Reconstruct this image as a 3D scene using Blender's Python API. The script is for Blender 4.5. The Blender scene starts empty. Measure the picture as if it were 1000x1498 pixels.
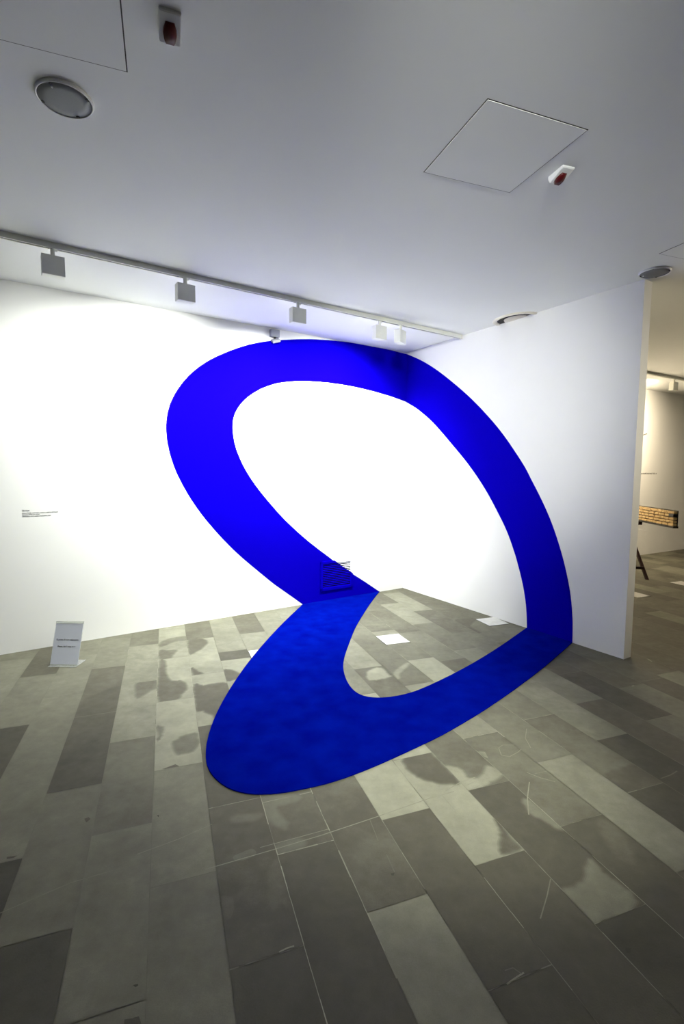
import bpy, bmesh, math, random
from mathutils import Vector, Matrix
from mathutils.geometry import tessellate_polygon
random.seed(7)
SC = bpy.context.scene
COL = SC.collection
V = Vector

# ---------------------------------------------------------------- survey of the room (metres, camera foot at the origin)
FPX, PITCH, ROLL, EYE = 720.0, 0.0845, 0.00636, 1.5
H = 2.950                                              # ceiling height
TILT = -0.3452                                         # direction of the floor courses
A_BACK, A_SIDE = 0.59023, 0.55825
C = V((0.78764, 6.21884, 0))                           # corner of back wall and partition
SIDE_LEN = 2.799
DT = V((math.sin(TILT), math.cos(TILT), 0)); DN = V((math.cos(TILT), -math.sin(TILT), 0))
DA = V((math.cos(A_BACK), math.sin(A_BACK), 0)); NA = V((math.sin(A_BACK), -math.cos(A_BACK), 0))   # NA points into the room
DB = V((math.sin(A_SIDE), -math.cos(A_SIDE), 0)); NB = V((-math.cos(A_SIDE), -math.sin(A_SIDE), 0))
DF = V((math.cos(0.515), math.sin(0.515), 0)); NF = V((DF.y, -DF.x, 0))
UP = V((0, 0, 1))
cf = V((0, math.cos(PITCH), -math.sin(PITCH))); cr0 = V((1, 0, 0)); cu0 = cr0.cross(cf)
CR = cr0 * math.cos(ROLL) + cu0 * math.sin(ROLL); CU = cr0 * -math.sin(ROLL) + cu0 * math.cos(ROLL)
EYEP = V((0, 0, EYE))

def ray(x, y):
    return cf + CR * ((x - 500) / FPX) - CU * ((y - 749) / FPX)
def on_level(x, y, z=0.0):
    d = ray(x, y); return EYEP + d * ((z - EYE) / d.z)
def on_plane(x, y, p, n):
    d = ray(x, y); return EYEP + d * ((p - EYEP).dot(n) / d.dot(n))
def uv_wall(x, y, dirv, n):
    p = on_plane(x, y, C, n); return ((p - C).dot(dirv), p.z)
def st(p):
    return (p.dot(DN), p.dot(DT))
def from_st(s, t, z=0.0):
    p = DN * s + DT * t; p.z = z; return p

# ---------------------------------------------------------------- materials
def mat(name, color, rough=0.6, spec=0.4, noise=0.0, nscale=40, bump=0.0, bscale=300, metallic=0.0, emit=None, sheen=0.0, color2=None):
    m = bpy.data.materials.new(name); m.use_nodes = True
    nt = m.node_tree; b = nt.nodes['Principled BSDF']
    b.inputs['Roughness'].default_value = rough
    b.inputs['Specular IOR Level'].default_value = spec
    b.inputs['Metallic'].default_value = metallic
    b.inputs['Base Color'].default_value = (*color, 1)
    tc = nt.nodes.new('ShaderNodeTexCoord')
    if noise or color2:
        n = nt.nodes.new('ShaderNodeTexNoise'); n.inputs['Scale'].default_value = nscale; n.inputs['Detail'].default_value = 6
        nt.links.new(tc.outputs['Object'], n.inputs['Vector'])
        r = nt.nodes.new('ShaderNodeMapRange'); r.inputs['From Min'].default_value = .3; r.inputs['From Max'].default_value = .7
        nt.links.new(n.outputs['Fac'], r.inputs['Value'])
        mx = nt.nodes.new('ShaderNodeMix'); mx.data_type = 'RGBA'
        c2 = color2 or tuple(c * (1 - noise) for c in color)
        mx.inputs['A'].default_value = (*color, 1); mx.inputs['B'].default_value = (*c2, 1)
        nt.links.new(r.outputs['Result'], mx.inputs['Factor'])
        nt.links.new(mx.outputs['Result'], b.inputs['Base Color'])
    if bump:
        n = nt.nodes.new('ShaderNodeTexNoise'); n.inputs['Scale'].default_value = bscale; n.inputs['Detail'].default_value = 3
        nt.links.new(tc.outputs['Object'], n.inputs['Vector'])
        bp = nt.nodes.new('ShaderNodeBump'); bp.inputs['Strength'].default_value = bump; bp.inputs['Distance'].default_value = .002
        nt.links.new(n.outputs['Fac'], bp.inputs['Height']); nt.links.new(bp.outputs['Normal'], b.inputs['Normal'])
    if emit:
        b.inputs['Emission Color'].default_value = (*emit[0], 1); b.inputs['Emission Strength'].default_value = emit[1]
    if sheen:
        b.inputs['Sheen Weight'].default_value = sheen; b.inputs['Sheen Tint'].default_value = (.05, .15, 1, 1)
        b.inputs['Sheen Roughness'].default_value = .5
    return m

M_WALL = mat('white_wall_paint', (.80, .80, .795), .85, .25, noise=.02, nscale=3, bump=.12, bscale=120)
M_HID = mat('low_bounce_wall', (.10, .10, .10), .85, .2, noise=.03, nscale=3)  # unseen walls made dark to cut light bounced back into the room
M_CEIL = mat('ceiling_paint', (.80, .81, .80), .9, .2, noise=.02, nscale=2)
M_BLUE = mat('blue_wall_paint', (.0020, .0003, .33), .9, .0, bump=.1, bscale=200)
M_CARPET = mat('blue_carpet', (.0004, .0048, .20), 1.0, .0, nscale=7, color2=(.0003, .0018, .15), bump=.6, bscale=900)
M_PLASTIC = mat('white_plastic', (.74, .75, .77), .4, .4, noise=.02, nscale=20)
M_TRACK = mat('grey_white_metal', (.74, .75, .68), .5, .4, noise=.03, nscale=30)
M_HEAD = mat('lamp_housing', (.78, .79, .74), .55, .4, noise=.03, nscale=30)
M_DARK = mat('dark_gap', (.035, .033, .03), .7, .2, noise=.2, nscale=50)
M_DUCT = mat('duct_dark', (.006, .006, .018), .9, .1, noise=.2, nscale=30)
M_RED = mat('dark_red_lens', (.085, .004, .006), .4, .3, noise=.3, nscale=40)
M_MESHGREY = mat('speaker_mesh', (.17, .178, .185), .6, .3, noise=.15, nscale=400, bump=.4, bscale=600)
M_CREAM = mat('cream_metal', (.72, .68, .58), .4, .4, noise=.03, nscale=20)
M_PAPER = mat('printed_paper', (.66, .69, .80), .7, .2, noise=.02, nscale=10)
M_INK = mat('black_ink', (.03, .03, .04), .7, .2, noise=.2, nscale=100)
M_GREYINK = mat('grey_ink', (.12, .12, .12), .8, .2, noise=.1, nscale=100)
M_MARBLE = mat('pale_plate', (.52, .52, .50), .5, .3, nscale=14, color2=(.42, .42, .41))
M_SENSBODY = mat('sensor_plastic', (.30, .31, .34), .6, .2, noise=.03, nscale=20)
M_SENSOR = mat('sensor_lens', (.12, .12, .22), .4, .4, noise=.1, nscale=60)
M_BROWN = mat('dark_red_wood', (.022, .006, .005), .45, .4, noise=.4, nscale=18)
M_TOP = mat('black_table_wood', (.03, .026, .02), .5, .4, noise=.3, nscale=20)
M_GOLD = mat('golden_wood', (.62, .45, .22), .55, .35, nscale=25, color2=(.46, .30, .12))
M_BLACK = mat('black_plastic', (.012, .012, .016), .4, .4, noise=.2, nscale=30)
M_LENS = mat('lamp_glass', (.9, .9, .88), .3, .4, emit=((1, .97, .92), 2.0), noise=.02)
M_WLENS = mat('warm_lamp_glass', (.9, .9, .85), .3, .4, emit=((1, .86, .62), 2.0), noise=.02)

def acrylic():
    m = bpy.data.materials.new('clear_acrylic'); m.use_nodes = True
    nt = m.node_tree; b = nt.nodes['Principled BSDF']
    b.inputs['Base Color'].default_value = (.93, .95, .93, 1); b.inputs['Roughness'].default_value = .05
    b.inputs['Transmission Weight'].default_value = .85; b.inputs['IOR'].default_value = 1.25
    n = nt.nodes.new('ShaderNodeTexNoise'); n.inputs['Scale'].default_value = 30
    r = nt.nodes.new('ShaderNodeMapRange'); r.inputs['To Min'].default_value = .03; r.inputs['To Max'].default_value = .1
    nt.links.new(n.outputs['Fac'], r.inputs['Value']); nt.links.new(r.outputs['Result'], b.inputs['Roughness'])
    return m
M_ACRYL = acrylic()

def stone():
    m = bpy.data.materials.new('stone_slabs'); m.use_nodes = True
    nt = m.node_tree; N = nt.nodes; L = nt.links; b = N['Principled BSDF']
    tc = N.new('ShaderNodeTexCoord')
    tone = N.new('ShaderNodeAttribute'); tone.attribute_name = 'tone'
    sh = N.new('ShaderNodeAttribute'); sh.attribute_name = 'shift'
    add = N.new('ShaderNodeVectorMath'); add.operation = 'ADD'
    L.new(tc.outputs['Object'], add.inputs[0]); L.new(sh.outputs['Vector'], add.inputs[1])
    def noise(scale, detail, rough=.55):
        n = N.new('ShaderNodeTexNoise'); n.inputs['Scale'].default_value = scale; n.inputs['Detail'].default_value = detail
        n.inputs['Roughness'].default_value = rough
        L.new(add.outputs['Vector'], n.inputs['Vector']); return n.outputs['Fac']
    def math_(op, a, bb):
        n = N.new('ShaderNodeMath'); n.operation = op
        for i, v in enumerate((a, bb)):
            if isinstance(v, (int, float)): n.inputs[i].default_value = v
            else: L.new(v, n.inputs[i])
        return n.outputs[0]
    big = math_('MULTIPLY', math_('SUBTRACT', noise(3.2, 6, .62), .5), .55)
    mid = math_('MULTIPLY', math_('SUBTRACT', noise(16, 5, .65), .5), .30)
    fine = math_('MULTIPLY', math_('SUBTRACT', noise(260, 2), .5), .16)
    f = math_('ADD', math_('ADD', math_('ADD', tone.outputs['Fac'], big), mid), fine)
    cr = N.new('ShaderNodeValToRGB'); e = cr.color_ramp.elements
    e[0].position = 0; e[0].color = (.047, .0455, .033, 1)
    e[1].position = 1.0; e[1].color = (.27, .27, .205, 1)
    for p, c in ((.3, (.082, .077, .056, 1)), (.6, (.142, .140, .105, 1))):
        x = e.new(p); x.color = c
    L.new(f, cr.inputs['Fac']); L.new(cr.outputs['Color'], b.inputs['Base Color'])
    b.inputs['Specular IOR Level'].default_value = .25
    r = N.new('ShaderNodeMapRange'); r.inputs['To Min'].default_value = .55; r.inputs['To Max'].default_value = .8
    L.new(noise(20, 4), r.inputs['Value']); L.new(r.outputs['Result'], b.inputs['Roughness'])
    bp = N.new('ShaderNodeBump'); bp.inputs['Strength'].default_value = .25; bp.inputs['Distance'].default_value = .002
    L.new(noise(150, 4), bp.inputs['Height']); L.new(bp.outputs['Normal'], b.inputs['Normal'])
    return m
M_STONE = stone()

# ---------------------------------------------------------------- builders
def obj(name, bm, m, parent=None, smooth=False):
    me = bpy.data.meshes.new(name)
    bmesh.ops.recalc_face_normals(bm, faces=bm.faces)
    if smooth:
        for f in bm.faces: f.smooth = True
    bm.to_mesh(me); bm.free()
    for x in (m if isinstance(m, (list, tuple)) else [m]): me.materials.append(x)
    o = bpy.data.objects.new(name, me); COL.objects.link(o)
    if parent: o.parent = parent
    return o
def tag(o, label=None, cat=None, group=None, kind=None):
    if label: o['label'] = label
    if cat: o['category'] = cat
    if group: o['group'] = group
    if kind: o['kind'] = kind
    return o
def empty(name, loc, mx=None):
    o = bpy.data.objects.new(name, None); COL.objects.link(o); o.empty_display_size = .1
    if mx is not None: o.matrix_world = Matrix.Translation(loc) @ mx.to_4x4()
    else: o.location = loc
    return o
def frame(x, y, z):
    return Matrix((x, y, z)).transposed()
def copy_tree(o, parent=None):
    c = o.copy(); COL.objects.link(c); c.parent = parent
    for ch in list(o.children):
        if ch.type != 'LIGHT': copy_tree(ch, c)
    return c
def box(bm, lo, hi, bevel=0.0, mi=0):
    r = bmesh.ops.create_cube(bm, size=1)
    vs = r['verts']
    for v in vs:
        v.co = V([lo[i] + (hi[i] - lo[i]) * (v.co[i] + .5) for i in range(3)])
    fs = list({f for v in vs for f in v.link_faces})
    for f in fs: f.material_index = mi
    if bevel:
        es = list({e for v in vs for e in v.link_edges})
        bmesh.ops.bevel(bm, geom=es, offset=bevel, segments=2, affect='EDGES', profile=.5)
    return vs
def cyl(bm, c, r1, r2, h, seg=32, axis='z'):
    res = bmesh.ops.create_cone(bm, cap_ends=True, segments=seg, radius1=r1, radius2=r2, depth=h)
    R = Matrix.Identity(4)
    if axis == 'x': R = Matrix.Rotation(math.pi / 2, 4, 'Y')
    if axis == 'y': R = Matrix.Rotation(math.pi / 2, 4, 'X')
    for v in res['verts']: v.co = (R @ v.co) + V(c)
    return res['verts']
def lathe(bm, prof, seg=48):
    rings = []
    for r, z in prof:
        if r < 1e-6: rings.append([bm.verts.new((0, 0, z))])
        else: rings.append([bm.verts.new((r * math.cos(2 * math.pi * i / seg), r * math.sin(2 * math.pi * i / seg), z)) for i in range(seg)])
    for a, b in zip(rings, rings[1:]):
        for i in range(seg):
            j = (i + 1) % seg
            q = [a[i % len(a)], a[j % len(a)], b[j % len(b)], b[i % len(b)]]
            u = []
            for v in q:
                if v not in u: u.append(v)
            if len(u) > 2: bm.faces.new(u)
def slab(bm, pts, n, th):
    """a plate: outline pts (world or local), thickness th along n"""
    a = [bm.verts.new(p) for p in pts]; b = [bm.verts.new(p + n * th) for p in pts]
    k = len(pts)
    for i in range(k):
        bm.faces.new((a[i], a[(i + 1) % k], b[(i + 1) % k], b[i]))
    bm.faces.new(a); bm.faces.new(b)
def resample(p, n):
    L = [0.0]
    for a, b in zip(p, p[1:]): L.append(L[-1] + (b - a).length)
    out = []; j = 0
    for i in range(n):
        d = L[-1] * i / (n - 1)
        while j < len(L) - 2 and L[j + 1] < d: j += 1
        f = (d - L[j]) / max(1e-9, L[j + 1] - L[j]); out.append(p[j].lerp(p[j + 1], min(1, max(0, f))))
    return out
def strip(bm, outer, inner, n, th, count=180):
    """a band between two curves that run the same way, thickness th along n"""
    A, B = resample(outer, count), resample(inner, count)
    r = [[bm.verts.new(p) for p in A], [bm.verts.new(p) for p in B], [bm.verts.new(p + n * th) for p in B], [bm.verts.new(p + n * th) for p in A]]
    for i in range(count - 1):
        for k in range(4):
            bm.faces.new((r[k][i], r[k][i + 1], r[(k + 1) % 4][i + 1], r[(k + 1) % 4][i]))
    for i in (0, -1): bm.faces.new([q[i] for q in r])
def wall_box(name, p, q, n_out, th=.1, z0=0.0, z1=H, m=M_WALL):
    bm = bmesh.new()
    pts = [p, q, q + n_out * th, p + n_out * th]
    pts = [V((v.x, v.y, z0)) for v in pts]
    slab(bm, pts, UP, z1 - z0)
    return tag(obj(name, bm, m), kind='structure')
def catmull(pts, n=8):
    out = []
    P = [pts[0] * 2 - pts[1]] + pts + [pts[-1] * 2 - pts[-2]]
    for i in range(1, len(P) - 2):
        a, b, c, d = P[i - 1:i + 3]
        for k in range(n):
            t = k / n
            out.append(.5 * ((2 * b) + (c - a) * t + (2 * a - 5 * b + 4 * c - d) * t * t + (3 * b - a - 3 * c + d) * t ** 3))
    out.append(pts[-1]); return out
def smooth_path(pts, n=6, it=2):
    p = catmull(pts, n)
    for _ in range(it * 3):
        p = [p[0]] + [(p[i - 1] + p[i] * 2 + p[i + 1]) / 4 for i in range(1, len(p) - 1)] + [p[-1]]
    return p

# ---------------------------------------------------------------- the shell
P1 = C - DA * 7.0; P2 = C + DF * 8.5; P3 = V((11, -2.5, 0)); P4 = V((-2.6, -4.6, 0))
wall_box('wall_back', P1, C + DA * .02, -NA, .12)
PT = .105                                              # partition thickness
E0 = C + DB * SIDE_LEN
wall_box('wall_right', C - DB * .0, E0, -NB, PT)
wall_box('wall_far', C + DA * .1, P2, -NF, .12)
wall_box('wall_east', P2, P3, (P3 - P2).cross(UP).normalized() * -1, .12)
wall_box('wall_front', P3, P4, (P4 - P3).cross(UP).normalized() * -1, .12, m=M_HID)
wall_box('wall_left', P4, P1, (P1 - P4).cross(UP).normalized() * -1, .12, m=M_HID)
bm = bmesh.new(); slab(bm, [V((-9, -7, H)), V((14, -7, H)), V((14, 13, H)), V((-9, 13, H))], UP, .12)
tag(obj('ceiling', bm, M_CEIL), kind='structure')

# ---------------------------------------------------------------- stone floor: courses 0.2325 m wide, slabs 0.745 m long
S0, W, LEN = .149, .2325, .745
JOINTS = {-7: [2.35], -6: [2.9, 3.66, 4.40], -5: [2.49, 3.23, 4.00], -4: [2.09, 2.83, 3.58, 4.33], -3: [1.70, 2.49, 3.235, 4.0],
    -2: [2.13, 2.86, 3.64, 4.42], -1: [1.78, 2.51, 3.28, 4.04, 4.8], 0: [1.39, 2.14, 2.88, 3.64, 4.44], 1: [1.04, 1.78, 2.52, 3.28, 3.855, 4.045, 4.8],
    2: [1.43, 2.18, 2.93, 3.68, 4.45], 3: [1.08, 1.82, 2.56, 3.3, 4.05], 4: [1.48, 2.2, 2.95, 3.7, 4.45], 5: [1.14, 1.865, 2.6, 3.36, 4.1, 4.85],
    6: [.8, 1.535, 2.26, 2.98, 3.72, 4.46], 7: [1.2, 1.94, 2.66, 3.385, 3.74, 3.99, 4.11, 4.86], 8: [.86, 1.605, 2.32, 2.96, 3.29, 4.0, 4.75],
    9: [1.27, 2.0, 2.73, 3.45, 4.19, 4.95], 10: [1.64, 2.38, 3.1, 3.84, 4.595, 5.39], 11: [1.33, 2.07, 2.78, 3.5, 4.2, 4.95],
    12: [1.7, 2.46, 3.19, 3.90, 4.13, 4.9], 13: [1.74, 2.49, 2.85, 3.6], 14: [1.8, 2.54, 3.28, 4.02]}
TONES = {-7: [(9, .55)], -6: [(4.4, .56), (9, .42)], -5: [(2.49, .58), (3.23, .13), (4.0, .52), (9, .22)], -4: [(2.09, .04), (9, .56)],
    -3: [(1.7, .1), (2.49, .52), (3.235, .15), (4.0, .3), (9, .5)], -2: [(2.13, .56), (2.86, .44), (3.64, .66), (4.42, .62), (9, .36)],
    -1: [(2.51, .58), (3.28, .84), (4.04, .74), (9, .7)], 0: [(1.39, .16), (2.14, .27), (2.88, .24), (3.64, .8), (4.44, .72), (9, .34)],
    1: [(1.78, .2), (2.52, .32), (3.3, .6), (3.855, .78), (4.045, .16), (9, .6)], 2: [(1.43, .72), (2.18, .34), (3, .6), (4.45, .64), (9, .32)],
    3: [(1.08, .2), (1.82, .27), (2.6, .9), (9, .6)], 4: [(1.48, .22), (2.2, .84), (2.95, .9), (9, .6)],
    5: [(1.14, .12), (1.865, .17), (2.6, .42), (3.36, .36), (4.1, .7), (9, .45)], 6: [(.8, .2), (1.535, .22), (2.26, .4), (2.98, .7), (3.72, .42), (9, .48)],
    7: [(1.2, .34), (1.94, .64), (2.66, .5), (3.385, .86), (3.74, .46), (4.11, .66), (9, .42)],
    8: [(1.605, .1), (2.32, .38), (2.96, .5), (3.29, .85), (4.0, .52), (9, .38)], 9: [(1.27, .26), (2.0, .08), (2.73, .62), (3.45, .6), (4.19, .42), (4.95, .66), (9, .34)],
    10: [(2.38, .27), (3.1, .6), (3.84, .45), (4.595, .33), (5.39, .66), (9, .42)], 11: [(2.07, .44), (2.78, .14), (3.5, .3), (4.2, .42), (9, .32)],
    12: [(2.46, .46), (3.19, .25), (3.9, .5), (9, .32)], 13: [(2.49, .2), (2.85, .28), (9, .34)], 14: [(2.54, .5), (9, .24)]}
T_LO, T_HI = -6.0, 12.0
rng = random.Random(3)
def joints(k):
    j = list(JOINTS.get(k, []))
    if not j: j = [2.0 + rng.random() * LEN]
    while j[0] > T_LO: j.insert(0, j[0] - LEN)
    while j[-1] < T_HI: j.append(j[-1] + LEN)
    return j
def tone_of(k, tm):
    for te, v in TONES.get(k, []):
        if tm < te: return v
    if k < -5: return rng.uniform(.4, .62)
    return rng.choice((.1, .22, .3, .36, .5))
# worn and dark patches read off the slabs: outline in picture coordinates, tone; each is kept inside the slab its middle lies on
def z_(pts, ox, oy, s): return [(ox + x / s, oy + y / s) for x, y in pts]
PATCHES = [
    (z_([(155, 440), (190, 450), (195, 530), (220, 565), (260, 575), (290, 572), (330, 600), (320, 640), (290, 665), (280, 690), (150, 720)], 200, 870, 4.545), .3),
    (z_([(155, 370), (200, 372), (260, 368), (240, 400), (220, 425), (155, 430)], 200, 870, 4.545), .34),
    (z_([(155, 320), (230, 290), (330, 275), (330, 300), (250, 312), (160, 345)], 200, 870, 4.545), .42),
    (z_([(0, 585), (60, 580), (110, 555), (150, 545), (150, 610), (90, 640), (0, 690)], 200, 870, 4.545), .36),
    (z_([(345, 292), (450, 300), (467, 325), (430, 360), (390, 380), (352, 392)], 200, 870, 4.545), .3),
    (z_([(370, 485), (400, 510), (440, 525), (372, 540)], 200, 870, 4.545), .26),
    (z_([(385, 600), (440, 606), (500, 592), (600, 592), (640, 660), (560, 820), (500, 800), (440, 768), (397, 760)], 200, 870, 4.545), .25),
    (z_([(580, 500), (640, 505), (700, 545), (650, 562), (602, 573)], 200, 870, 4.545), .24),
    (z_([(790, 180), (815, 158), (850, 142), (900, 136), (906, 180), (880, 215), (830, 230), (800, 225)], 0, 1030, 3.125), .42),
    (z_([(740, 298), (800, 276), (820, 284), (770, 297)], 0, 1030, 3.125), .3),
    (z_([(720, 100), (745, 105), (735, 150), (720, 170)], 0, 1030, 3.125), .5),
    (z_([(385, 525), (405, 517), (414, 525), (395, 541)], 0, 1030, 3.125), .2),
    (z_([(717, 508), (727, 508), (724, 518)], 0, 1030, 3.125), -.1),
    (z_([(30, 700), (80, 692), (60, 704), (32, 708)], 0, 1030, 3.125), .1),
    (z_([(640, 660), (700, 640), (750, 645), (740, 675), (690, 690)], 0, 880, 4.545), .5),
    (z_([(530, 770), (560, 660), (640, 620), (820, 560), (800, 715)], 0, 880, 4.545), .2),
    (z_([(0, 545), (70, 530), (118, 575), (135, 580), (0, 605)], 540, 850, 4.167), .85),
    (z_([(150, 560), (180, 530), (232, 500), (240, 512), (190, 560), (180, 595), (160, 590)], 540, 850, 4.167), .75),
    (z_([(430, 490), (500, 478), (570, 465), (640, 510), (520, 560), (480, 530)], 540, 850, 4.167), .36),
    (z_([(520, 235), (620, 220), (648, 240), (612, 270), (640, 295), (680, 315), (640, 312), (580, 280)], 540, 850, 4.167), .2),
    (z_([(130, 290), (275, 250), (330, 300), (468, 437), (380, 441), (300, 430), (225, 408), (150, 350)], 560, 1040, 4.167), .25),
    (z_([(380, 340), (440, 340), (482, 362), (505, 405), (560, 410), (605, 395), (620, 350), (650, 335), (724, 385), (540, 490), (465, 440)], 560, 1040, 4.167), .8),
    (z_([(560, 245), (620, 250), (640, 290), (600, 270)], 560, 1040, 4.167), .68),
    (z_([(310, 490), (330, 545), (332, 620), (405, 602)], 600, 1000, 2.5), .26),
    (z_([(555, 760), (600, 740), (640, 710), (652, 640), (700, 690), (835, 800), (692, 897), (600, 800)], 600, 1000, 2.5), .6),
    (z_([(410, 425), (450, 440), (560, 525), (540, 535), (490, 505), (440, 475)], 600, 1000, 2.5), .62),
    (z_([(690, 500), (740, 520), (800, 600), (820, 660), (760, 640), (700, 560)], 600, 1000, 2.5), .34),
    (z_([(850, 295), (940, 345), (905, 360), (820, 400), (760, 380), (720, 330)], 600, 1000, 2.5), .24),
    (z_([(200, 168), (330, 158), (345, 170), (290, 190), (260, 205), (300, 260), (290, 285), (255, 260), (225, 235)], 300, 1100, 2.5), .52),
    (z_([(95, 240), (160, 230), (205, 225), (190, 245), (130, 258), (100, 256)], 300, 1100, 2.5), .48),
    (z_([(105, 380), (170, 355), (185, 375), (140, 395), (110, 395)], 300, 1100, 2.5), .44),
    (z_([(255, 345), (300, 325), (345, 320), (360, 345), (270, 380)], 300, 1100, 2.5), .5),
    (z_([(235, 440), (262, 400), (300, 560), (280, 545), (240, 570)], 300, 1100, 2.5), .38),
    (z_([(58, 530), (95, 530), (104, 560), (95, 600), (70, 610)], 300, 1100, 2.5), .36),
    (z_([(678, 445), (692, 442), (690, 452), (680, 452)], 300, 1100, 2.5), .05),
    (z_([(785, 968), (806, 968), (806, 985), (788, 986)], 600, 1000, 2.5), -.1),
    (z_([(555, 690), (575, 684), (578, 690), (566, 698)], 0, 1200, 2.857), -.2),
    (z_([(520, 835), (580, 820), (590, 851), (520, 851)], 0, 1200, 2.857), .1),
]
SCRATCHES = [
    ([(0, 1336), (60, 1310), (105, 1291), (150, 1278), (196, 1265)], .004, .75),
    ([(200, 1250), (260, 1228), (310, 1206)], .003, .9),
    ([(300, 1272), (400, 1243), (470, 1222), (548, 1196), (628, 1168), (664, 1158)], .004, .95),
    ([(380, 1240), (440, 1224), (480, 1213)], .003, .9),
    ([(650, 1158), (672, 1145), (695, 1137)], .004, 1.0),
    ([(680, 1150), (700, 1141)], .004, 1.0), ([(688, 1155), (702, 1149)], .003, 1.0),
    ([(646, 1163), (660, 1180), (672, 1192)], .004, 1.0),
    ([(774, 1144), (771, 1168), (773, 1192)], .005, .9),
    ([(805, 1286), (800, 1310), (790, 1344)], .004, .75),
    ([(776, 1094), (768, 1080), (770, 1066)], .004, .9), ([(733, 1105), (729, 1094), (735, 1090), (752, 1090)], .004, .9),
    ([(733, 1105), (745, 1107), (758, 1100), (762, 1096)], .004, .9),
    ([(770, 1130), (790, 1138), (812, 1144)], .004, .85), ([(782, 1132), (800, 1128)], .003, .8),
    ([(738, 1420), (750, 1416), (763, 1425)], .003, .6), ([(741, 1440), (752, 1432), (766, 1423)], .005, 1.1),
    ([(541, 1200), (553, 1230)], .003, .6), ([(565, 1250), (577, 1276)], .003, .5),
    ([(408, 1393), (420, 1387), (430, 1384)], .005, 1.05),
    ([(966, 1139), (980, 1134), (990, 1128)], .006, .55),
    ([(947, 964), (953, 968)], .012, .85), ([(924, 1004), (927, 1003)], .012, 1.0),
]
def clip(poly, axis, lim, keep_less):
    out = []
    for i in range(len(poly)):
        a, b = poly[i], poly[(i + 1) % len(poly)]
        ia = (a[axis] <= lim) == keep_less; ib = (b[axis] <= lim) == keep_less
        if ia: out.append(a)
        if ia != ib:
            f = (lim - a[axis]) / (b[axis] - a[axis])
            out.append((a[0] + (b[0] - a[0]) * f, a[1] + (b[1] - a[1]) * f))
    return out
def ragged(poly, amp=.004, step=.014):
    out = []; r = random.Random(len(poly) * 13); w = 0
    for i in range(len(poly)):
        a, b = V(poly[i]), V(poly[(i + 1) % len(poly)]); n = max(1, int((b - a).length / step))
        d = (b - a).normalized() if (b - a).length > 1e-6 else V((1, 0)); nn = V((-d.y, d.x))
        for k in range(n):
            w = w * .5 + r.uniform(-amp, amp)
            p = a + (b - a) * (k / n) + nn * w
            out.append((p.x, p.y))
    return out
def closed_smooth(poly):
    P = [V(p) for p in poly]; n = len(P); out = []
    for i in range(n):
        a, b, c, d = P[i - 1], P[i], P[(i + 1) % n], P[(i + 2) % n]
        for k in range(3):
            t = k / 3
            v = .5 * ((2 * b) + (c - a) * t + (2 * a - 5 * b + 4 * c - d) * t * t + (3 * b - a - 3 * c + d) * t ** 3)
            out.append((v.x, v.y))
    return out
def offset(poly, d):
    P = [V(p) for p in poly]; n = len(P)
    area = sum(P[i].x * P[(i + 1) % n].y - P[(i + 1) % n].x * P[i].y for i in range(n))
    sg = 1 if area > 0 else -1; out = []
    for i in range(n):
        t = P[(i + 2) % n] - P[i - 2]
        if t.length < 1e-6: t = V((1, 0))
        t.normalize(); v = P[i] + V((t.y, -t.x)) * (d * sg); out.append((v.x, v.y))
    return out
bm = bmesh.new()
TONE = bm.faces.layers.float.new('tone'); SHIFT = bm.faces.layers.float_vector.new('shift')
def face(pts, z, tone, shift):
    f = bm.faces.new([bm.verts.new(from_st(s, t, z)) for s, t in pts])
    f[TONE] = tone; f[SHIFT] = shift; return f
def edge_wobble(g): return g
G = .0013
for k in range(-38, 50):
    s0, s1 = S0 + W * k, S0 + W * (k + 1)
    jj = joints(k)
    for a, b in zip(jj, jj[1:]):
        cen = from_st((s0 + s1) / 2, (a + b) / 2)
        if not (-8.5 < cen.x < 13 and -6.5 < cen.y < 12.5): continue
        tn = tone_of(k, (a + b) / 2) + rng.uniform(-.02, .02)
        sh = V((rng.uniform(0, 50), rng.uniform(0, 50), 0))
        face([(s0 + G, a + G), (s1 - G, a + G), (s1 - G, b - G), (s0 + G, b - G)], 0, tn, sh)
        for pi, (poly, pt) in enumerate(PATCHES):
            q = [st(on_level(x, y)) for x, y in poly]
            ms = sum(p[0] for p in q) / len(q); mt = sum(p[1] for p in q) / len(q)
            if s0 <= ms < s1 and a <= mt < b:
                big = max((V(p) - V((ms, mt))).length for p in q)
                q = ragged(closed_smooth(q) if len(q) > 4 else q, min(.005, big * .05), .014)
                for li, (off, fr) in enumerate(((.013, .22), (.007, .45), (.002, .72), (-.004, .92), (-.011, 1.0))):
                    if big < .06:
                        if li != 3: continue
                        off = 0
                    p2 = offset(q, off)
                    for ax, lim, less in ((0, s1 - G, True), (0, s0 + G, False), (1, b - G, True), (1, a + G, False)):
                        p2 = clip(p2, ax, lim, less)
                    if len(p2) > 2:
                        for tri in tessellate_polygon([[V((x, y, 0)) for x, y in p2]]):
                            face([p2[i] for i in tri], .0002 + .00005 * li + .000003 * pi, tn + (pt - tn) * fr, sh)
for pts, w, tn in SCRATCHES:
    q = [V(st(on_level(x, y))) for x, y in pts]
    for a, b in zip(q, q[1:]):
        d = (b - a).normalized(); n = V((-d.y, d.x)) * w / 2
        face([tuple(a - n), tuple(b - n), tuple(b + n), tuple(a + n)], .0006, tn * .8, V((0, 0, 0)))
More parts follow.
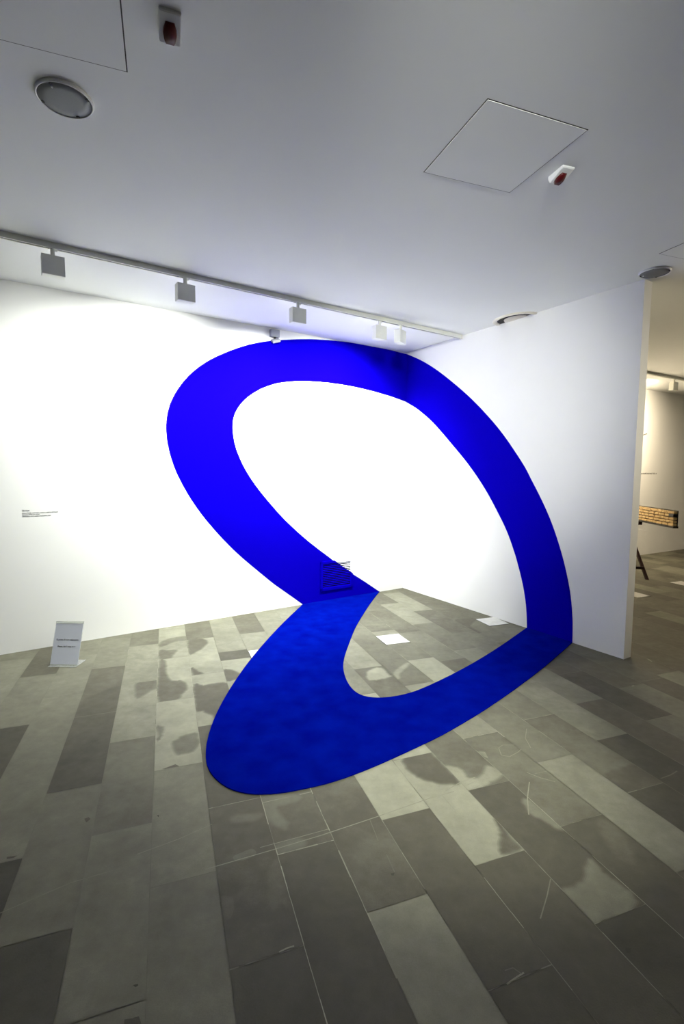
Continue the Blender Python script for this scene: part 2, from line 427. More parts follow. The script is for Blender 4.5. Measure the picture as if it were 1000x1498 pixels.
BRIGHT = [('s', 1, .6, 2.25, .0032, .95), ('s', 2, 1.2, 2.25, .004, .95), ('s', 0, .7, 1.4, .0018, .8), ('s', 3, 1.45, 2.15, .0022, .85), ('s', 4, 1.0, 2.1, .0022, .8),
    ('s', 5, .9, 2.4, .0022, .85), ('s', 6, .9, 2.7, .0026, .9), ('s', 7, 2.2, 2.75, .0035, .95), ('s', 8, 1.95, 2.65, .0028, .9), ('s', 9, 2.0, 2.6, .002, .7), ('s', 9, 3.3, 4.6, .003, .8),
    ('s', 10, 1.6, 2.2, .0026, .65), ('s', 8, 3.4, 4.6, .003, .8), ('s', 7, 3.3, 4.4, .003, .8), ('s', -1, 2.9, 4.3, .003, .85), ('s', 0, 2.5, 4.2, .003, .9), ('s', -2, 2.9, 4.3, .0022, .75),
    ('t', 0, 2.14, .003, .9), ('t', 1, 1.78, .005, .95), ('t', 0, 1.39, .003, .7), ('t', 3, 1.08, .003, .7), ('t', 4, 1.48, .003, .85), ('t', 6, 2.26, .004, .95), ('t', 6, 1.535, .003, .7),
    ('t', 8, 2.32, .004, .8), ('t', 8, 1.605, .005, .65), ('t', 5, 1.14, .0025, .7), ('t', -3, 3.235, .003, .6), ('t', 9, 3.45, .006, .8), ('t', 1, 2.1, .006, .9)]
rb = random.Random(21)
for e in BRIGHT:
    if e[0] == 's':
        _, k, t0, t1, w, tn = e; t = t0
        while t < t1:
            l = rb.uniform(.03, .09); ww = w * rb.uniform(.35, 1.25) / 2; c = S0 + W * k + rb.uniform(-.0006, .0006)
            if rb.random() < .9: face([(c - ww, t), (c + ww, t), (c + ww, t + l), (c - ww, t + l)], .0007, tn * rb.uniform(.75, 1.1), V((k, t, 0)))
            t += l
    else:
        _, k, t, w, tn = e; a = S0 + W * k
        while a < S0 + W * (k + 1):
            l = rb.uniform(.015, .05); l = min(l, S0 + W * (k + 1) - a); ww = w * rb.uniform(.3, 1.25) / 2
            if rb.random() < .85: face([(a, t - ww), (a + l, t - ww), (a + l, t + ww), (a, t + ww)], .0008, tn * rb.uniform(.75, 1.1), V((k, t, 0)))
            a += l + .0005
f = bm.faces.new([bm.verts.new(V(p)) for p in ((-9, -7, -.0025), (14, -7, -.0025), (14, 13, -.0025), (-9, 13, -.0025))]); f[TONE] = .5
slab(bm, [V(p) for p in ((-9, -7, -.1), (14, -7, -.1), (14, 13, -.1), (-9, 13, -.1))], UP, .09)
me = bpy.data.meshes.new('floor'); bm.to_mesh(me); bm.free(); me.materials.append(M_STONE)
fl = bpy.data.objects.new('floor', me); COL.objects.link(fl); tag(fl, kind='structure')

# ---------------------------------------------------------------- the blue artwork: painted on two walls, carpet on the floor
OUT_BACK = [(594.4, 518), (584, 515.4), (560, 509.6), (530, 503.6), (500, 499.4), (470, 496.8), (446, 496), (420, 496.8), (396, 498.4), (370, 502.4),
    (344, 510), (320, 519.6), (300, 530), (280, 545), (264, 563), (252, 582), (245, 602), (242.6, 622), (243.6, 640), (247, 659), (252, 676), (260, 696),
    (274, 722), (292, 749), (316, 778), (340, 803), (360, 821), (383, 840), (400, 854), (420, 868), (443, 883.4)]
IN_BACK = [(555, 863.6), (532, 850), (510, 836), (492, 823.6), (480, 814.2), (460, 799.2), (438, 781), (416, 760), (404, 747), (386, 726), (370, 705), (356, 682),
    (346.5, 660), (341.3, 640), (340.2, 618), (344, 604), (352, 591), (364, 579.6), (380, 569.6), (400, 562), (424, 558.2), (450, 557.7), (480, 560), (510, 564.4), (540, 571),
    (570, 579.4), (594.4, 588)]
OUT_SIDE = [(594.4, 518), (616, 527), (640, 542), (664, 561), (688, 582), (712, 607), (734, 633), (754, 662), (768, 684), (776, 700), (790, 727), (804, 758), (814, 786),
    (823, 816), (830, 846), (834.4, 872), (836.6, 896), (837.3, 916), (836.8, 941.6)]
IN_SIDE = [(770.4, 918), (769.6, 892), (767, 870), (762.4, 846), (755.6, 820), (753, 811), (742, 779), (728, 750), (712, 720), (696, 695), (680, 673), (664, 654), (646, 632.5),
    (630, 615), (610, 598), (594.4, 588)]
OUT_FLOOR = [(443, 883.4), (418, 907), (396, 930), (374, 955), (354, 981), (336, 1008), (320, 1036), (309, 1062), (302.5, 1085), (300.6, 1107), (305, 1126), (318, 1142), (334, 1153),
    (356, 1160), (380, 1161.8), (410, 1160), (440, 1154.5), (480, 1145.6), (520, 1132), (560, 1115.6), (600, 1097.4), (640, 1078.4), (660, 1067.4), (700, 1044), (740, 1017.2),
    (780, 988), (810, 963.5), (836.8, 941.6)]
IN_FLOOR = [(770.4, 918), (740, 939.5), (710, 959), (680, 976.5), (650, 992), (620, 1006), (596, 1014.6), (570, 1019.6), (548, 1020.6), (528, 1017), (514, 1007), (505, 991.5), (501.6, 974),
    (504.6, 957), (513, 934), (520, 917), (532, 897), (544, 879), (555, 863.6)]
def wall_curve(px, d, n, start, end):
    p = [V(uv_wall(x, y, d, n)) for x, y in px]
    if start is not None: p[0] = V(start(p[0]))
    if end is not None: p[-1] = V(end(p[-1]))
    return smooth_path(p)
tocorner = lambda p: (0.0, p.y)
tofloor = lambda p: (p.x, 0.0)
ob_ = wall_curve(OUT_BACK, DA, NA, tocorner, tofloor)
ib_ = wall_curve(IN_BACK, DA, NA, tofloor, tocorner)
os_ = wall_curve(OUT_SIDE, DB, NB, tocorner, tofloor)
is_ = wall_curve(IN_SIDE, DB, NB, tofloor, tocorner)
zc_o = (ob_[0].y + os_[0].y) / 2; zc_i = (ib_[-1].y + is_[-1].y) / 2
ob_[0].y = os_[0].y = zc_o; ib_[-1].y = is_[-1].y = zc_i
art = empty('ring_artwork', C + DA * -.6 + DB * .5)
tag(art, 'huge deep blue ring painted on both white walls and laid as carpet on the floor', 'artwork')
bpy.context.view_layer.update()
def keep_world(o, parent):
    o.parent = parent; o.matrix_parent_inverse = parent.matrix_world.inverted()
PAINT = .0015
bm = bmesh.new()
strip(bm, [C + DA * p.x + UP * p.y for p in ob_], [C + DA * p.x + UP * p.y for p in ib_[::-1]], NA, PAINT)
keep_world(tag(obj('painted_band', bm, M_BLUE), 'blue paint band on the left-hand wall'), art)
bm = bmesh.new()
strip(bm, [C + DB * p.x + UP * p.y for p in os_], [C + DB * p.x + UP * p.y for p in is_[::-1]], NB, PAINT)
keep_world(tag(obj('painted_band', bm, M_BLUE), 'blue paint band on the partition wall'), art)
j1 = C + DA * ob_[-1].x; j2 = C + DA * ib_[0].x; j3 = C + DB * os_[-1].x; j4 = C + DB * is_[0].x
fo = [on_level(x, y, .005) for x, y in OUT_FLOOR]; fi = [on_level(x, y, .005) for x, y in IN_FLOOR]
for l, i, j in ((fo, 0, j1), (fo, -1, j3), (fi, 0, j4), (fi, -1, j2)): l[i] = V((j.x, j.y, .005))
fo = smooth_path(fo); fi = smooth_path(fi)
bm = bmesh.new()
strip(bm, [V((p.x, p.y, .0012)) for p in fo], [V((p.x, p.y, .0012)) for p in fi[::-1]], UP, .005)
keep_world(tag(obj('carpet_band', bm, M_CARPET), 'blue carpet on the floor'), art)

# ---------------------------------------------------------------- ventilation grille, half painted with the ring
g = empty('ventilation_grille', C + DA * -1.02 + UP * .29, frame(DA, -NA, UP))
tag(g, 'louvred wall vent low on the white wall, mostly overpainted by the blue ring', 'vent')
GW, GH = .225, .172
def split_blue(bm):
    l1 = V(uv_wall(478, 812.6, DA, NA)); l2 = V(uv_wall(530, 848.5, DA, NA))
    o2 = V((-1.02, .29)); l1 -= o2; l2 -= o2
    n2 = V((-(l2 - l1).y, (l2 - l1).x)); n3 = V((n2.x, 0, n2.y)).normalized(); p3 = V((l1.x, 0, l1.y))
    bmesh.ops.bisect_plane(bm, geom=bm.verts[:] + bm.edges[:] + bm.faces[:], plane_co=p3, plane_no=n3)
    for f in bm.faces:
        f.material_index = 0 if (f.calc_center_median() - p3).dot(n3) > 0 else 1
MB2 = [M_PLASTIC, M_BLUE]
bm = bmesh.new()
for lo, hi in (((-GW, -.014, GH - .032), (GW, 0, GH)), ((-GW, -.014, -GH), (GW, 0, -GH + .032)), ((-GW, -.014, -GH), (-GW + .032, 0, GH)), ((GW - .032, -.014, -GH), (GW, 0, GH))):
    box(bm, lo, hi, .003)
split_blue(bm); obj('frame', bm, MB2, g)
bm = bmesh.new(); box(bm, (-GW + .03, -.0035, -GH + .03), (GW - .03, -.002, GH - .03)); obj('duct_opening', bm, M_DUCT, g)
NS = 14
for i in range(NS):
    z = -GH + .04 + (2 * GH - .08) * i / (NS - 1)
    bm = bmesh.new()
    prof = [(-.0105, -.0045), (-.0095, -.0055), (-.0035, .001), (-.0045, .002)]
    a = [bm.verts.new((-GW + .03, y, z + zz)) for y, zz in prof]; b = [bm.verts.new((GW - .03, y, z + zz)) for y, zz in prof]
    for q in range(4): bm.faces.new((a[q], a[(q + 1) % 4], b[(q + 1) % 4], b[q]))
    bm.faces.new(a); bm.faces.new(b)
    split_blue(bm); obj('slat', bm, MB2, g)

# ---------------------------------------------------------------- motion sensor high on the wall
s = empty('motion_sensor', C + DA * -1.81 + UP * 2.893, frame(DA, -NA, UP))
tag(s, 'small white motion sensor high on the wall above the blue ring', 'sensor')
bm = bmesh.new(); box(bm, (-.05, -.045, -.035), (.05, 0, .04), .006); obj('housing', bm, M_SENSBODY, s)
bm = bmesh.new(); cyl(bm, (0, -.028, -.045), .012, .012, .03, 16); obj('joint', bm, M_DARK, s)
bm = bmesh.new(); box(bm, (-.042, -.05, -.014), (.042, .012, .010), .005)
bmesh.ops.transform(bm, matrix=Matrix.Translation((0, -.03, -.062)) @ Matrix.Rotation(.5, 4, 'X') @ Matrix.Rotation(-.35, 4, 'Y'), verts=bm.verts)
e = obj('sensor_eye', bm, M_SENSBODY, s)
bm = bmesh.new(); box(bm, (-.036, -.046, -.0165), (.036, .008, -.013), .001)
bmesh.ops.transform(bm, matrix=Matrix.Translation((0, -.03, -.062)) @ Matrix.Rotation(.5, 4, 'X') @ Matrix.Rotation(-.35, 4, 'Y'), verts=bm.verts)
obj('lens', bm, M_SENSOR, e)

# ---------------------------------------------------------------- track lighting
TD = .93                                               # distance of the track from the back wall
def track(name, org, d, n, u0, u1, label, m=M_TRACK):
    t = empty(name, org + d * u0 + UP * H, frame(d, -n, UP)); tag(t, label, 'lighting track')
    Lh = u1 - u0
    bm = bmesh.new()
    box(bm, (0, -.018, -.006), (Lh, .018, 0)); box(bm, (0, -.018, -.036), (Lh, -.012, -.004)); box(bm, (0, .012, -.036), (Lh, .018, -.004))
    box(bm, (0, -.0185, -.037), (Lh, -.008, -.033)); box(bm, (0, .008, -.037), (Lh, .0185, -.033))
    obj('channel', bm, m, t)
    bm = bmesh.new(); box(bm, (0, -.011, -.033), (Lh, .011, -.030)); obj('conductor_slot', bm, M_DARK, t)
    bm = bmesh.new(); box(bm, (Lh - .004, -.019, -.038), (Lh + .012, .019, 0), .002); obj('end_cap', bm, M_CREAM, t)
    return t
track('lighting_track', C + NA * TD, DA, NA, -6.2, -.06, 'long pale track on the ceiling in front of the blue ring wall')
def head_proto(name, lens):
    h = empty(name, V((0, 0, 0)))
    bm = bmesh.new(); box(bm, (-.045, -.012, -.004), (.03, .012, .004), .002); cyl(bm, (-.03, 0, -.006), .011, .009, .014, 20); obj('adapter', bm, M_TRACK, h)
    bm = bmesh.new(); cyl(bm, (0, 0, -.03), .0135, .0135, .06, 20); cyl(bm, (.016, 0, -.016), .005, .005, .02, 12, 'x'); obj('stem', bm, M_TRACK, h)
    bm = bmesh.new()
    box(bm, (-.066, -.030, -.178), (.066, .038, -.054), .003)
    obj('housing', bm, M_HEAD, h)
    bm = bmesh.new(); box(bm, (-.056, .0382, -.168), (.056, .041, -.064), .001); obj('lens', bm, lens, h)
    return h
def spot(h, name, power, color, tilt, spread=150, size=.09):
    ld = bpy.data.lights.new(name, 'AREA'); ld.energy = power; ld.color = color; ld.shape = 'SQUARE'; ld.size = size; ld.spread = math.radians(spread)
    lo = bpy.data.objects.new(name, ld); COL.objects.link(lo); lo.parent = h
    lo.location = (0, .05, -.116)
    lo.rotation_euler = (math.radians(90 - tilt), 0, 0)        # emits along +y of the head, tipped down
    return lo
NEUTRAL = (.97, 1.0, .91); COOL = (.96, .98, 1.0)
proto = head_proto('track_light', M_LENS)
HEADS = [(-3.835, 0, 'white square track light at the left-hand end of the track', 0.125),
         (-2.985, 0.03, 'white square track light second along the track, above the left edge of the ring', .66),
         (-2.035, 0.0, 'white square track light in the middle of the row above the ring top', 1.15),
         (-1.155, 0.0, 'white square track light left of the close pair near the corner', .75),
         (-.895, .43, 'white square track light turned aside, right of the close pair near the corner', .6)]
P_HEAD = 78.0
for i, (u, yaw, label, k) in enumerate(HEADS):
    h = proto if i == 0 else copy_tree(proto)
    fr = frame(DA, -NA, UP) @ Matrix.Rotation(yaw, 3, 'Z')
    h.matrix_world = Matrix.Translation(C + NA * TD + DA * u + UP * (H - .030)) @ fr.to_4x4()
    tag(h, label, 'track light', 'track lights above the blue ring')
    spot(h, 'spot_beam', P_HEAD * k, NEUTRAL, (53, 54, 61, 58, 56)[i], 134)

# far room track with its lamps
FO = on_level(986, 551, H) - UP * H
track('lighting_track', FO, DF, NF, -3.0, 3.0, 'pale track on the ceiling of the far room behind the partition')
wproto = head_proto('track_light', M_WLENS)
for i, (u, label) in enumerate(((0.0, 'white square track light on the far room ceiling beyond the partition end'),
                               (-1.55, 'white square track light of the far room hidden behind the partition'))):
    h = wproto if i == 0 else copy_tree(wproto)
    h.matrix_world = Matrix.Translation(FO + DF * u + UP * (H - .030)) @ frame(DF, -NF, UP).to_4x4()
    tag(h, label, 'track light', 'track lights of the far room')
    spot(h, 'spot_beam', 75.0 if i == 0 else 100, (1.0, .83, .57), 40, 145)

# a second track over the viewer lights the floor piece
VO = C + NA * 5.6
track('lighting_track', VO, DA, NA, -5.2, 1.0, 'pale track on the ceiling above the viewer')
vproto = head_proto('track_light', M_LENS)
for i, (u, aim, pw, ang, col, lab) in enumerate(((-2.2, V((.2, 2.95, 0)), 980, 43, (.98, 1, .84), 'white square track light above the viewer aimed at the carpet'),
                                  (-1.2, V((-.9, 4.4, .5)), 45, 50, (.98, 1, .92), 'white square track light above the viewer aimed at the left of the wall'),
                                  (-4.6, V((1.15, 5.5, 1.8)), 1080, 36, (.98, 1, .92), 'white square track light above the viewer aimed at the partition'))):
    h = vproto if i == 0 else copy_tree(vproto)
    pos = VO + DA * u + UP * (H - .030)
    h.matrix_world = Matrix.Translation(pos) @ frame(DA, -NA, UP).to_4x4()
    tag(h, lab, 'track light', 'track lights above the viewer')
    ld = bpy.data.lights.new('floor_spot', 'SPOT'); ld.energy = pw; ld.color = col; ld.spot_size = math.radians(ang); ld.spot_blend = 1.0; ld.shadow_soft_size = .05
    lo = bpy.data.objects.new('floor_spot', ld); COL.objects.link(lo)
    lp = pos + NA * -.06 + UP * -.12
    d = (aim - lp).normalized()
    lo.matrix_world = Matrix.Translation(lp) @ d.to_track_quat('-Z', 'Y').to_matrix().to_4x4()
RO = FO + NF * 3.6  # unseen track and warm lamp added to brighten the partition end
track('lighting_track', RO, DF, NF, -1.0, 3.0, 'added unseen track on the far room ceiling carrying the extra lamp')
h = copy_tree(wproto)
h.matrix_world = Matrix.Translation(RO + DF * .4 + UP * (H - .030)) @ (frame(DF, -NF, UP) @ Matrix.Rotation(1.3, 3, 'Z')).to_4x4()
tag(h, 'added unseen track light that brightens the partition end', 'track light', 'track lights of the far room')
spot(h, 'spot_beam', 16, (1.0, .90, .68), 13, 44)

# ---------------------------------------------------------------- ceiling hatches
def hatch(s0, s1, t0, t1, label):
    h = empty('ceiling_hatch', from_st((s0 + s1) / 2, (t0 + t1) / 2, H), frame(DN, DT, UP))
    tag(h, label, 'access hatch', 'ceiling hatches')
    a, b = (s1 - s0) / 2, (t1 - t0) / 2; gp = .0045
    bm = bmesh.new(); box(bm, (-a + gp, -b + gp, -.0022), (a - gp, b - gp, -.0006), .0004); obj('board', bm, M_CEIL, h)
    bm = bmesh.new(); box(bm, (-a, -b, -.0005), (a, b, .0005)); obj('joint_gap', bm, M_DARK, h)
hatch(1.218, 1.728, 1.74, 2.25, 'square ceiling hatch beside the red-lens alarm above the partition side')
hatch(-.605, -.094, 1.59, 2.09, 'square ceiling hatch at the top left between speaker and alarm')
hatch(3.126, 3.63, 1.98, 2.50, 'square ceiling hatch at the right edge beyond the round speaker')

# ---------------------------------------------------------------- ceiling speakers
def speaker_proto():
    s = empty('ceiling_speaker', V((0, 0, 0)))
    bm = bmesh.new(); lathe(bm, [(.096, 0), (.103, 0), (.103, -.008), (.101, -.012), (.098, -.013), (.0955, -.011), (.095, 0)]); obj('rim', bm, M_PLASTIC, s, True)
    bm = bmesh.new(); lathe(bm, [(.0955, 0), (.0955, -.0095), (.06, -.011), (0, -.0115)]); obj('grille_cover', bm, M_MESHGREY, s, True)
    for k in range(4):
        bm = bmesh.new(); a = .5 + k * math.pi / 2
        box(bm, (-.004, -.006, -.0035), (.004, .006, 0))
        bmesh.ops.transform(bm, matrix=Matrix.Translation((.089 * math.cos(a), .089 * math.sin(a), -.0092)) @ Matrix.Rotation(a, 4, 'Z'), verts=bm.verts)
        obj('clip', bm, M_DARK, s)
    bm = bmesh.new(); cyl(bm, (-.03, .066, -.0125), .004, .004, .004, 12); obj('indicator', bm, M_PLASTIC, s)
    return s
sp = speaker_proto(); sp.location = (-1.098, 2.062, H); sp.rotation_euler.z = 2.6
tag(sp, 'round grey ceiling speaker at the top left below the hatch', 'speaker', 'round ceiling speakers')
s2 = copy_tree(sp); s2.location = (2.258, 3.708, H); s2.rotation_euler.z = .4
tag(s2, 'round grey ceiling speaker beside the free end of the partition', 'speaker', 'round ceiling speakers')

# ---------------------------------------------------------------- alarms with red lenses
def alarm_proto():
    a = empty('fire_alarm', V((0, 0, 0)))
    bm = bmesh.new()
    w, d, h, h0 = .035, .052, .036, .010
    vs = [(-w, -d, 0), (w, -d, 0), (w, d, 0), (-w, d, 0), (-w * .94, -d * .95, -h0), (w * .94, -d * .95, -h0), (w * .94, d * .80, -h), (-w * .94, d * .80, -h), (w, d, -.016), (-w, d, -.016)]
    v = [bm.verts.new(p) for p in vs]
    for q in ((0, 1, 2, 3), (0, 4, 5, 1), (4, 7, 6, 5), (7, 9, 8, 6), (9, 3, 2, 8), (1, 5, 6, 8, 2), (0, 3, 9, 7, 4)): bm.faces.new([v[i] for i in q])
    bmesh.ops.bevel(bm, geom=bm.edges[:], offset=.002, segments=2, affect='EDGES')
    obj('housing', bm, M_PLASTIC, a)
    bm = bmesh.new()
    pts = [(-.014, -.024), (.014, -.024), (.021, -.004), (.0225, .010), (.020, .026), (.015, .036), (-.015, .036), (-.020, .026), (-.0225, .010), (-.021, -.004)]
    zs = lambda y: -h0 - (h - h0) * (y + d * .95) / (d * 1.75)
    base = [bm.verts.new((x, y, zs(y) + .002)) for x, y in pts]; top = [bm.verts.new((x * .86, y * .86 + .001, zs(y) - .010)) for x, y in pts]
    n = len(pts)
    for i in range(n): bm.faces.new((base[i], base[(i + 1) % n], top[(i + 1) % n], top[i]))
    bm.faces.new(top); bm.faces.new(base); obj('red_lens', bm, M_RED, a, True)
    tag(a.children[-1], 'dark red lens')
    return a
al = alarm_proto()
al.matrix_world = Matrix.Translation(from_st(.049, 1.822, H)) @ frame(DN, DT, UP).to_4x4()
tag(al, 'white ceiling alarm with dark red lens at the top left by the hatch corner', 'alarm', 'ceiling alarms')
a2 = copy_tree(al); a2.matrix_world = Matrix.Translation(from_st(1.845, 2.015, H)) @ (frame(DN, DT, UP) @ Matrix.Rotation(-.06, 3, 'Z')).to_4x4()
tag(a2, 'white ceiling alarm with dark red lens on the right of the square hatch', 'alarm', 'ceiling alarms')

# ---------------------------------------------------------------- round air diffuser cut by the partition
d = empty('air_diffuser', C + DB * 1.63 + NB * .001 + UP * H, frame(DB, NB, UP))
tag(d, 'half round cream air diffuser where the ceiling meets the partition', 'air diffuser')
def half_ring(prof, seg=40):
    bm = bmesh.new(); rings = []
    for i in range(seg + 1):
        a = math.pi * i / seg
        rings.append([bm.verts.new((r * math.cos(a) , r * math.sin(a) * .82, z)) for r, z in prof])
    for p, q in zip(rings, rings[1:]):
        for j in range(len(prof) - 1): bm.faces.new((p[j], q[j], q[j + 1], p[j + 1]))
    return bm
obj('rim', half_ring([(.232, 0), (.230, -.010), (.224, -.013), (.196, -.012), (.190, -.006), (.188, 0)]), M_CREAM, d, True)
obj('throat', half_ring([(.189, -.0015), (.110, -.001)]), M_DARK, d)
obj('inner_cone', half_ring([(.122, -.001), (.118, -.007), (.06, -.008), (.0, -.008)]), M_CREAM, d, True)

# ---------------------------------------------------------------- floor boxes with pale plates
def floor_box(sc, tc, w, dpt, label):
    b = empty('floor_box', from_st(sc, tc, .0), frame(DN, DT, UP)); tag(b, label, 'floor box', 'pale floor plates')
    bm = bmesh.new(); box(bm, (-w / 2, -dpt / 2, .0008), (w / 2, dpt / 2, .004), .0008); obj('cover_plate', bm, M_MARBLE, b)
    bm = bmesh.new(); box(bm, (-w / 2 - .003, -dpt / 2 - .003, .0004), (w / 2 + .003, dpt / 2 + .003, .0014)); obj('rim', bm, M_DARK, b)
floor_box(1.880, 3.872, .226, .232, 'white square plate in the stone floor inside the ring, far from the walls')
floor_box(3.050, 4.022, .226, .226, 'white square plate in the stone floor touching the foot of the partition')
floor_box(5.408, 4.366, .215, .226, 'pale plate in the far room floor beside the partition end')
floor_box(6.572, 4.613, .215, .21, 'pale plate in the far room floor beside the trestle table')
floor_box(.730, 3.880, .222, .230, 'white plate nearly hidden under the left edge of the blue carpet')

# ---------------------------------------------------------------- text on walls
def marks(bm, x, y, length, h, r, hi=.75):
    """a row of tiny letter-like strokes in the local xz plane"""
    cx = x
    while cx < x + length:
        wl = r.randint(3, 9)
        for _ in range(wl):
            w = h * r.uniform(.35, .62); hh = h * r.choice((.7, .7, .7, 1.0))
            if cx + w > x + length: break
            k = h * .17
            box(bm, (cx, -.0004, y), (cx + k, 0, y + hh))
            if r.random() < .8: box(bm, (cx + k, -.0004, y + hh - k), (cx + w, 0, y + hh))
            if r.random() < .7: box(bm, (cx + w - k, -.0004, y), (cx + w, 0, y + hh * .8))
            if r.random() < .5: box(bm, (cx + k, -.0004, y), (cx + w, 0, y + k))
            cx += w + h * .16
        cx += h * .42
r = random.Random(11)
uz = uv_wall(32, 745, DA, NA)
t = empty('wall_caption', C + DA * uz[0] + NA * .0006 + UP * uz[1], frame(DA, -NA, UP))
tag(t, 'small four line caption lettered on the white wall above the standing sign', 'caption')
for i, (y, ln, h, m) in enumerate(((-.018, .058, .013, M_INK), (-.036, .255, .0095, M_GREYINK), (-.049, .125, .0095, M_GREYINK), (-.063, .20, .0095, M_GREYINK))):
    bm = bmesh.new(); marks(bm, 0, y, ln, h, r); obj('text_line', bm, m, t)
p = on_plane(939, 693.5, C, NF)
t = empty('wall_caption', p + NF * .0006, frame(DF, -NF, UP)); tag(t, 'thin line of lettering on the far room wall above the table', 'caption')
bm = bmesh.new(); marks(bm, -.35, 0, .82, .026, r); obj('text_line', bm, M_GREYINK, t)
p = on_plane(941, 637, C, NF)
t = empty('wall_caption', p + NF * .0006, frame(DF, -NF, UP)); tag(t, 'small slanted dark mark on the far room wall at the partition edge', 'mark')
bm = bmesh.new()
for k in range(4): box(bm, (-.10 + k * .05, -.0004, -.02 + k * .014), (-.05 + k * .05, 0, -.004 + k * .014))
obj('stroke', bm, M_GREYINK, t)

# ---------------------------------------------------------------- standing sign
SB = V((-2.112, 3.634, 0))
sx = V((1, -.02, 0)).normalized()
s = empty('sign_stand', SB, frame(sx, UP.cross(sx), UP))
tag(s, 'white printed notice in a clear acrylic stand on the floor by the wall', 'sign')
lean = .34; sw = .107
def lean_pt(x, h, off=0.0): return V((x, .004 + math.sin(lean) * h - math.cos(lean) * off, .012 + math.cos(lean) * h + math.sin(lean) * off))
def leaned(bm, x0, x1, h0, h1, o0, o1):
    vs = [bm.verts.new(lean_pt(x, h, o)) for o in (o0, o1) for h in (h0, h1) for x in (x0, x1)]
    for q in ((0, 1, 3, 2), (4, 6, 7, 5), (0, 4, 5, 1), (2, 3, 7, 6), (0, 2, 6, 4), (1, 5, 7, 3)): bm.faces.new([vs[i] for i in q])
HT = .322
bm = bmesh.new(); leaned(bm, -sw - .002, sw + .002, -.008, HT, -.0040, -.0022); obj('acrylic_back', bm, M_ACRYL, s)
bm = bmesh.new(); leaned(bm, -sw - .002, sw + .002, HT - .016, HT, -.0022, .0006); obj('acrylic_edge', bm, M_ACRYL, s)
bm = bmesh.new(); leaned(bm, -sw - .002, sw + .002, -.008, .0, -.0022, .0006); obj('acrylic_edge', bm, M_ACRYL, s)
bm = bmesh.new(); box(bm, (-sw, -.022, .0005), (sw, .125, .0035), .001); obj('acrylic_foot', bm, M_ACRYL, s)
bm = bmesh.new(); leaned(bm, -sw + .001, sw - .001, .001, HT - .017, -.0020, -.0008)
pa = obj('paper', bm, M_PAPER, s)
def text(body, size, h, parent):
    cu = bpy.data.curves.new('line', 'FONT'); cu.body = body; cu.size = size; cu.align_x = 'CENTER'; cu.extrude = .0001; cu.offset = .0003
    to = bpy.data.objects.new('line', cu); COL.objects.link(to)
    bpy.context.view_layer.update()
    me = bpy.data.meshes.new_from_object(to.evaluated_get(bpy.context.evaluated_depsgraph_get()))
    bpy.data.objects.remove(to); 
    for v in me.vertices: v.co = lean_pt(v.co.x, h + v.co.y, -.0004 + v.co.z)
    me.name = 'text_line'; me.materials.clear(); me.materials.append(M_INK)
    o = bpy.data.objects.new('text_line', me); COL.objects.link(o); o.parent = parent; return o
text('Si prega di non calpestare', .0165, .178, pa)
text("Please, don't step on it", .0150, .128, pa)

# ---------------------------------------------------------------- far room: trestle table with a low wall of golden blocks
TA = V((4.31, 6.374, 0)); tdir = V((.095, .995, 0)).normalized(); tx = V((tdir.y, -tdir.x, 0))      # tx points away from the partition
TOPZ = .80
tb = empty('trestle_table', TA, frame(tx, tdir, UP))
tag(tb, 'dark trestle stand with a narrow plank of golden blocks beside the partition end', 'trestle table')
bm = bmesh.new(); box(bm, (-.004, -.01, TOPZ - .026), (.062, 1.45, TOPZ), .003); obj('plank', bm, M_TOP, tb)
bm = bmesh.new(); box(bm, (.050, 0, TOPZ), (.058, 1.0, TOPZ + .205), .001); obj('gap_shade_board', bm, M_TOP, tb)  # added dark sheet standing in for shade in the gaps between blocks
def bar(bm, a, b, w, d):
    a, b = V(a), V(b); z = (b - a).normalized(); x = V((1, 0, 0)) if abs(z.x) < .9 else V((0, 1, 0)); x = (x - z * x.dot(z)).normalized(); y = z.cross(x)
    vs = [bm.verts.new(p + x * i * w / 2 + y * j * d / 2) for p in (a, b) for i, j in ((-1, -1), (1, -1), (1, 1), (-1, 1))]
    for q in ((0, 1, 2, 3), (4, 5, 6, 7), (0, 1, 5, 4), (1, 2, 6, 5), (2, 3, 7, 6), (3, 0, 4, 7)): bm.faces.new([vs[i] for i in q])
def loc_(p): 
    q = V(p) - TA; return (q.dot(tx), q.dot(tdir), p[2])
for dy in (0.0,):
    bm = bmesh.new(); box(bm, (-.78, .86 + dy, TOPZ - .075), (.04, .91 + dy, TOPZ - .0265), .003); obj('beam', bm, M_BROWN, tb)
    for ex in (0, -.55):
        f = loc_((4.28, 6.75, 0)); t = loc_((4.20, 7.22, TOPZ - .05))
        for q in (1, -1):
            yb = t[1] + .04 + (f[1] - t[1]) * q + dy
            bm = bmesh.new(); bar(bm, (f[0] + ex, yb, -.02), (t[0] + ex, t[1] + .03 + dy - .02 * q, TOPZ - .05), .034, .034)
            bmesh.ops.bisect_plane(bm, geom=bm.verts[:] + bm.edges[:] + bm.faces[:], plane_co=(0, 0, .0), plane_no=(0, 0, 1), clear_inner=True)
            obj('leg', bm, M_BROWN, tb)
    f = loc_((4.264, 6.853, .15))
    bm = bmesh.new(); box(bm, (f[0] - .57, f[1] + dy + .0, .135), (f[0] + .0, f[1] + .02 + dy, .17), .002); obj('crossbar', bm, M_BROWN, tb)
bpy.context.view_layer.update()
bp = None
r = random.Random(5)
LH = .0402
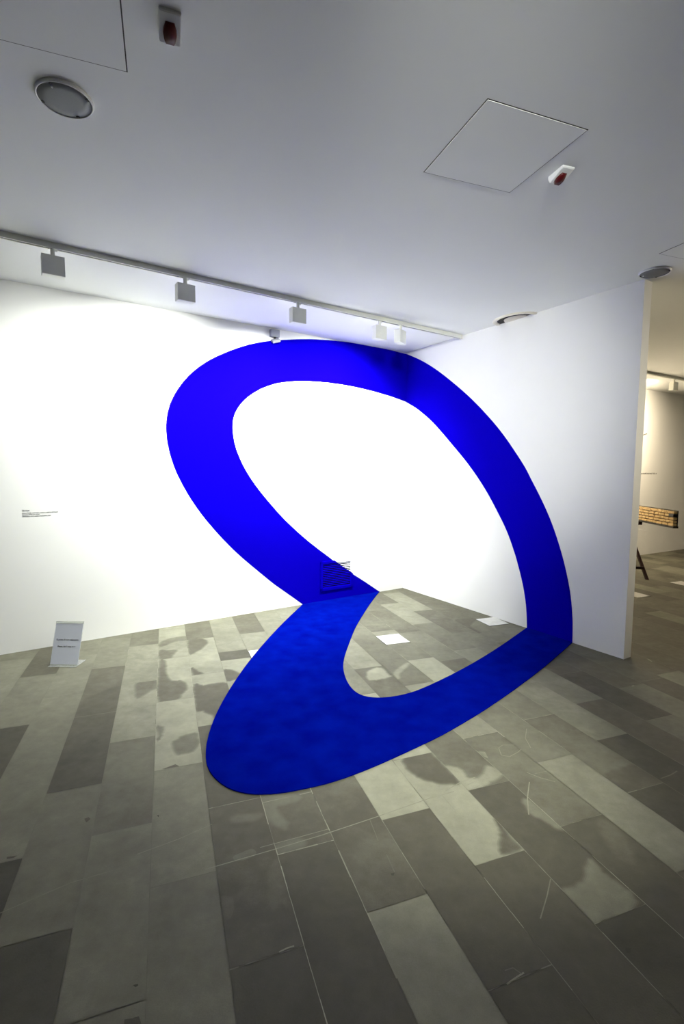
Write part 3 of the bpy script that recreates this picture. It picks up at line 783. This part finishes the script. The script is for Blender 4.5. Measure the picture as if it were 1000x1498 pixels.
for layer in range(5):
    y = 0.0; idx = 0
    while y < .95:
        ln = r.uniform(.085, .16)
        if layer == 3 and idx == 0: y += .11; 
        if bp is None:
            bm = bmesh.new(); box(bm, (-.0235, -.5, -.0152), (.0235, .5, .0152), .0)
            bmesh.ops.bevel(bm, geom=[e for e in bm.edges], offset=.003, segments=2, affect='EDGES')
            b = bp = obj('wooden_block', bm, M_GOLD)
        else:
            b = bp.copy(); COL.objects.link(b)
        loc = tb.matrix_world @ V((.0245 + r.uniform(-.002, .001), y + ln / 2, TOPZ + .0157 + layer * LH))
        b.matrix_world = Matrix.Translation(loc) @ (frame(tx, tdir, UP) @ Matrix.Diagonal((1, ln - .017, 1))).to_4x4()
        tag(b, 'small golden block in the low stacked row on the dark trestle stand', 'block', 'golden blocks on the trestle stand')
        y += ln; idx += 1
bm = bmesh.new(); box(bm, (-.03, -.055, -.0185), (.03, .055, .0185), .004)
bk = obj('black_box', bm, M_BLACK)
bk.matrix_world = Matrix.Translation(tb.matrix_world @ V((.0185, .045, TOPZ + .0192 + 3 * LH))) @ frame(tx, tdir, UP).to_4x4()
tag(bk, 'small black box sticking out at the end of the golden blocks', 'box')

# ---------------------------------------------------------------- camera, world, view
cam = bpy.data.cameras.new('camera'); cam.sensor_fit = 'HORIZONTAL'; cam.sensor_width = 36; cam.lens = FPX / 1000 * 36; cam.clip_start = .02
co = bpy.data.objects.new('camera', cam); COL.objects.link(co)
co.matrix_world = Matrix.Translation(EYEP) @ frame(CR, CU, -cf).to_4x4()
SC.camera = co
w = bpy.data.worlds.new('world'); SC.world = w; w.use_nodes = True
w.node_tree.nodes['Background'].inputs['Color'].default_value = (.8, .85, 1, 1)
w.node_tree.nodes['Background'].inputs['Strength'].default_value = 0.0
SC.view_settings.view_transform = 'Standard'; SC.view_settings.look = 'None'; SC.view_settings.gamma = 1.0
SC.view_settings.exposure = 0.38
SC.view_settings.use_curve_mapping = False
SC.cycles.use_denoising = True
SC.cycles.max_bounces = 12; SC.cycles.diffuse_bounces = 8
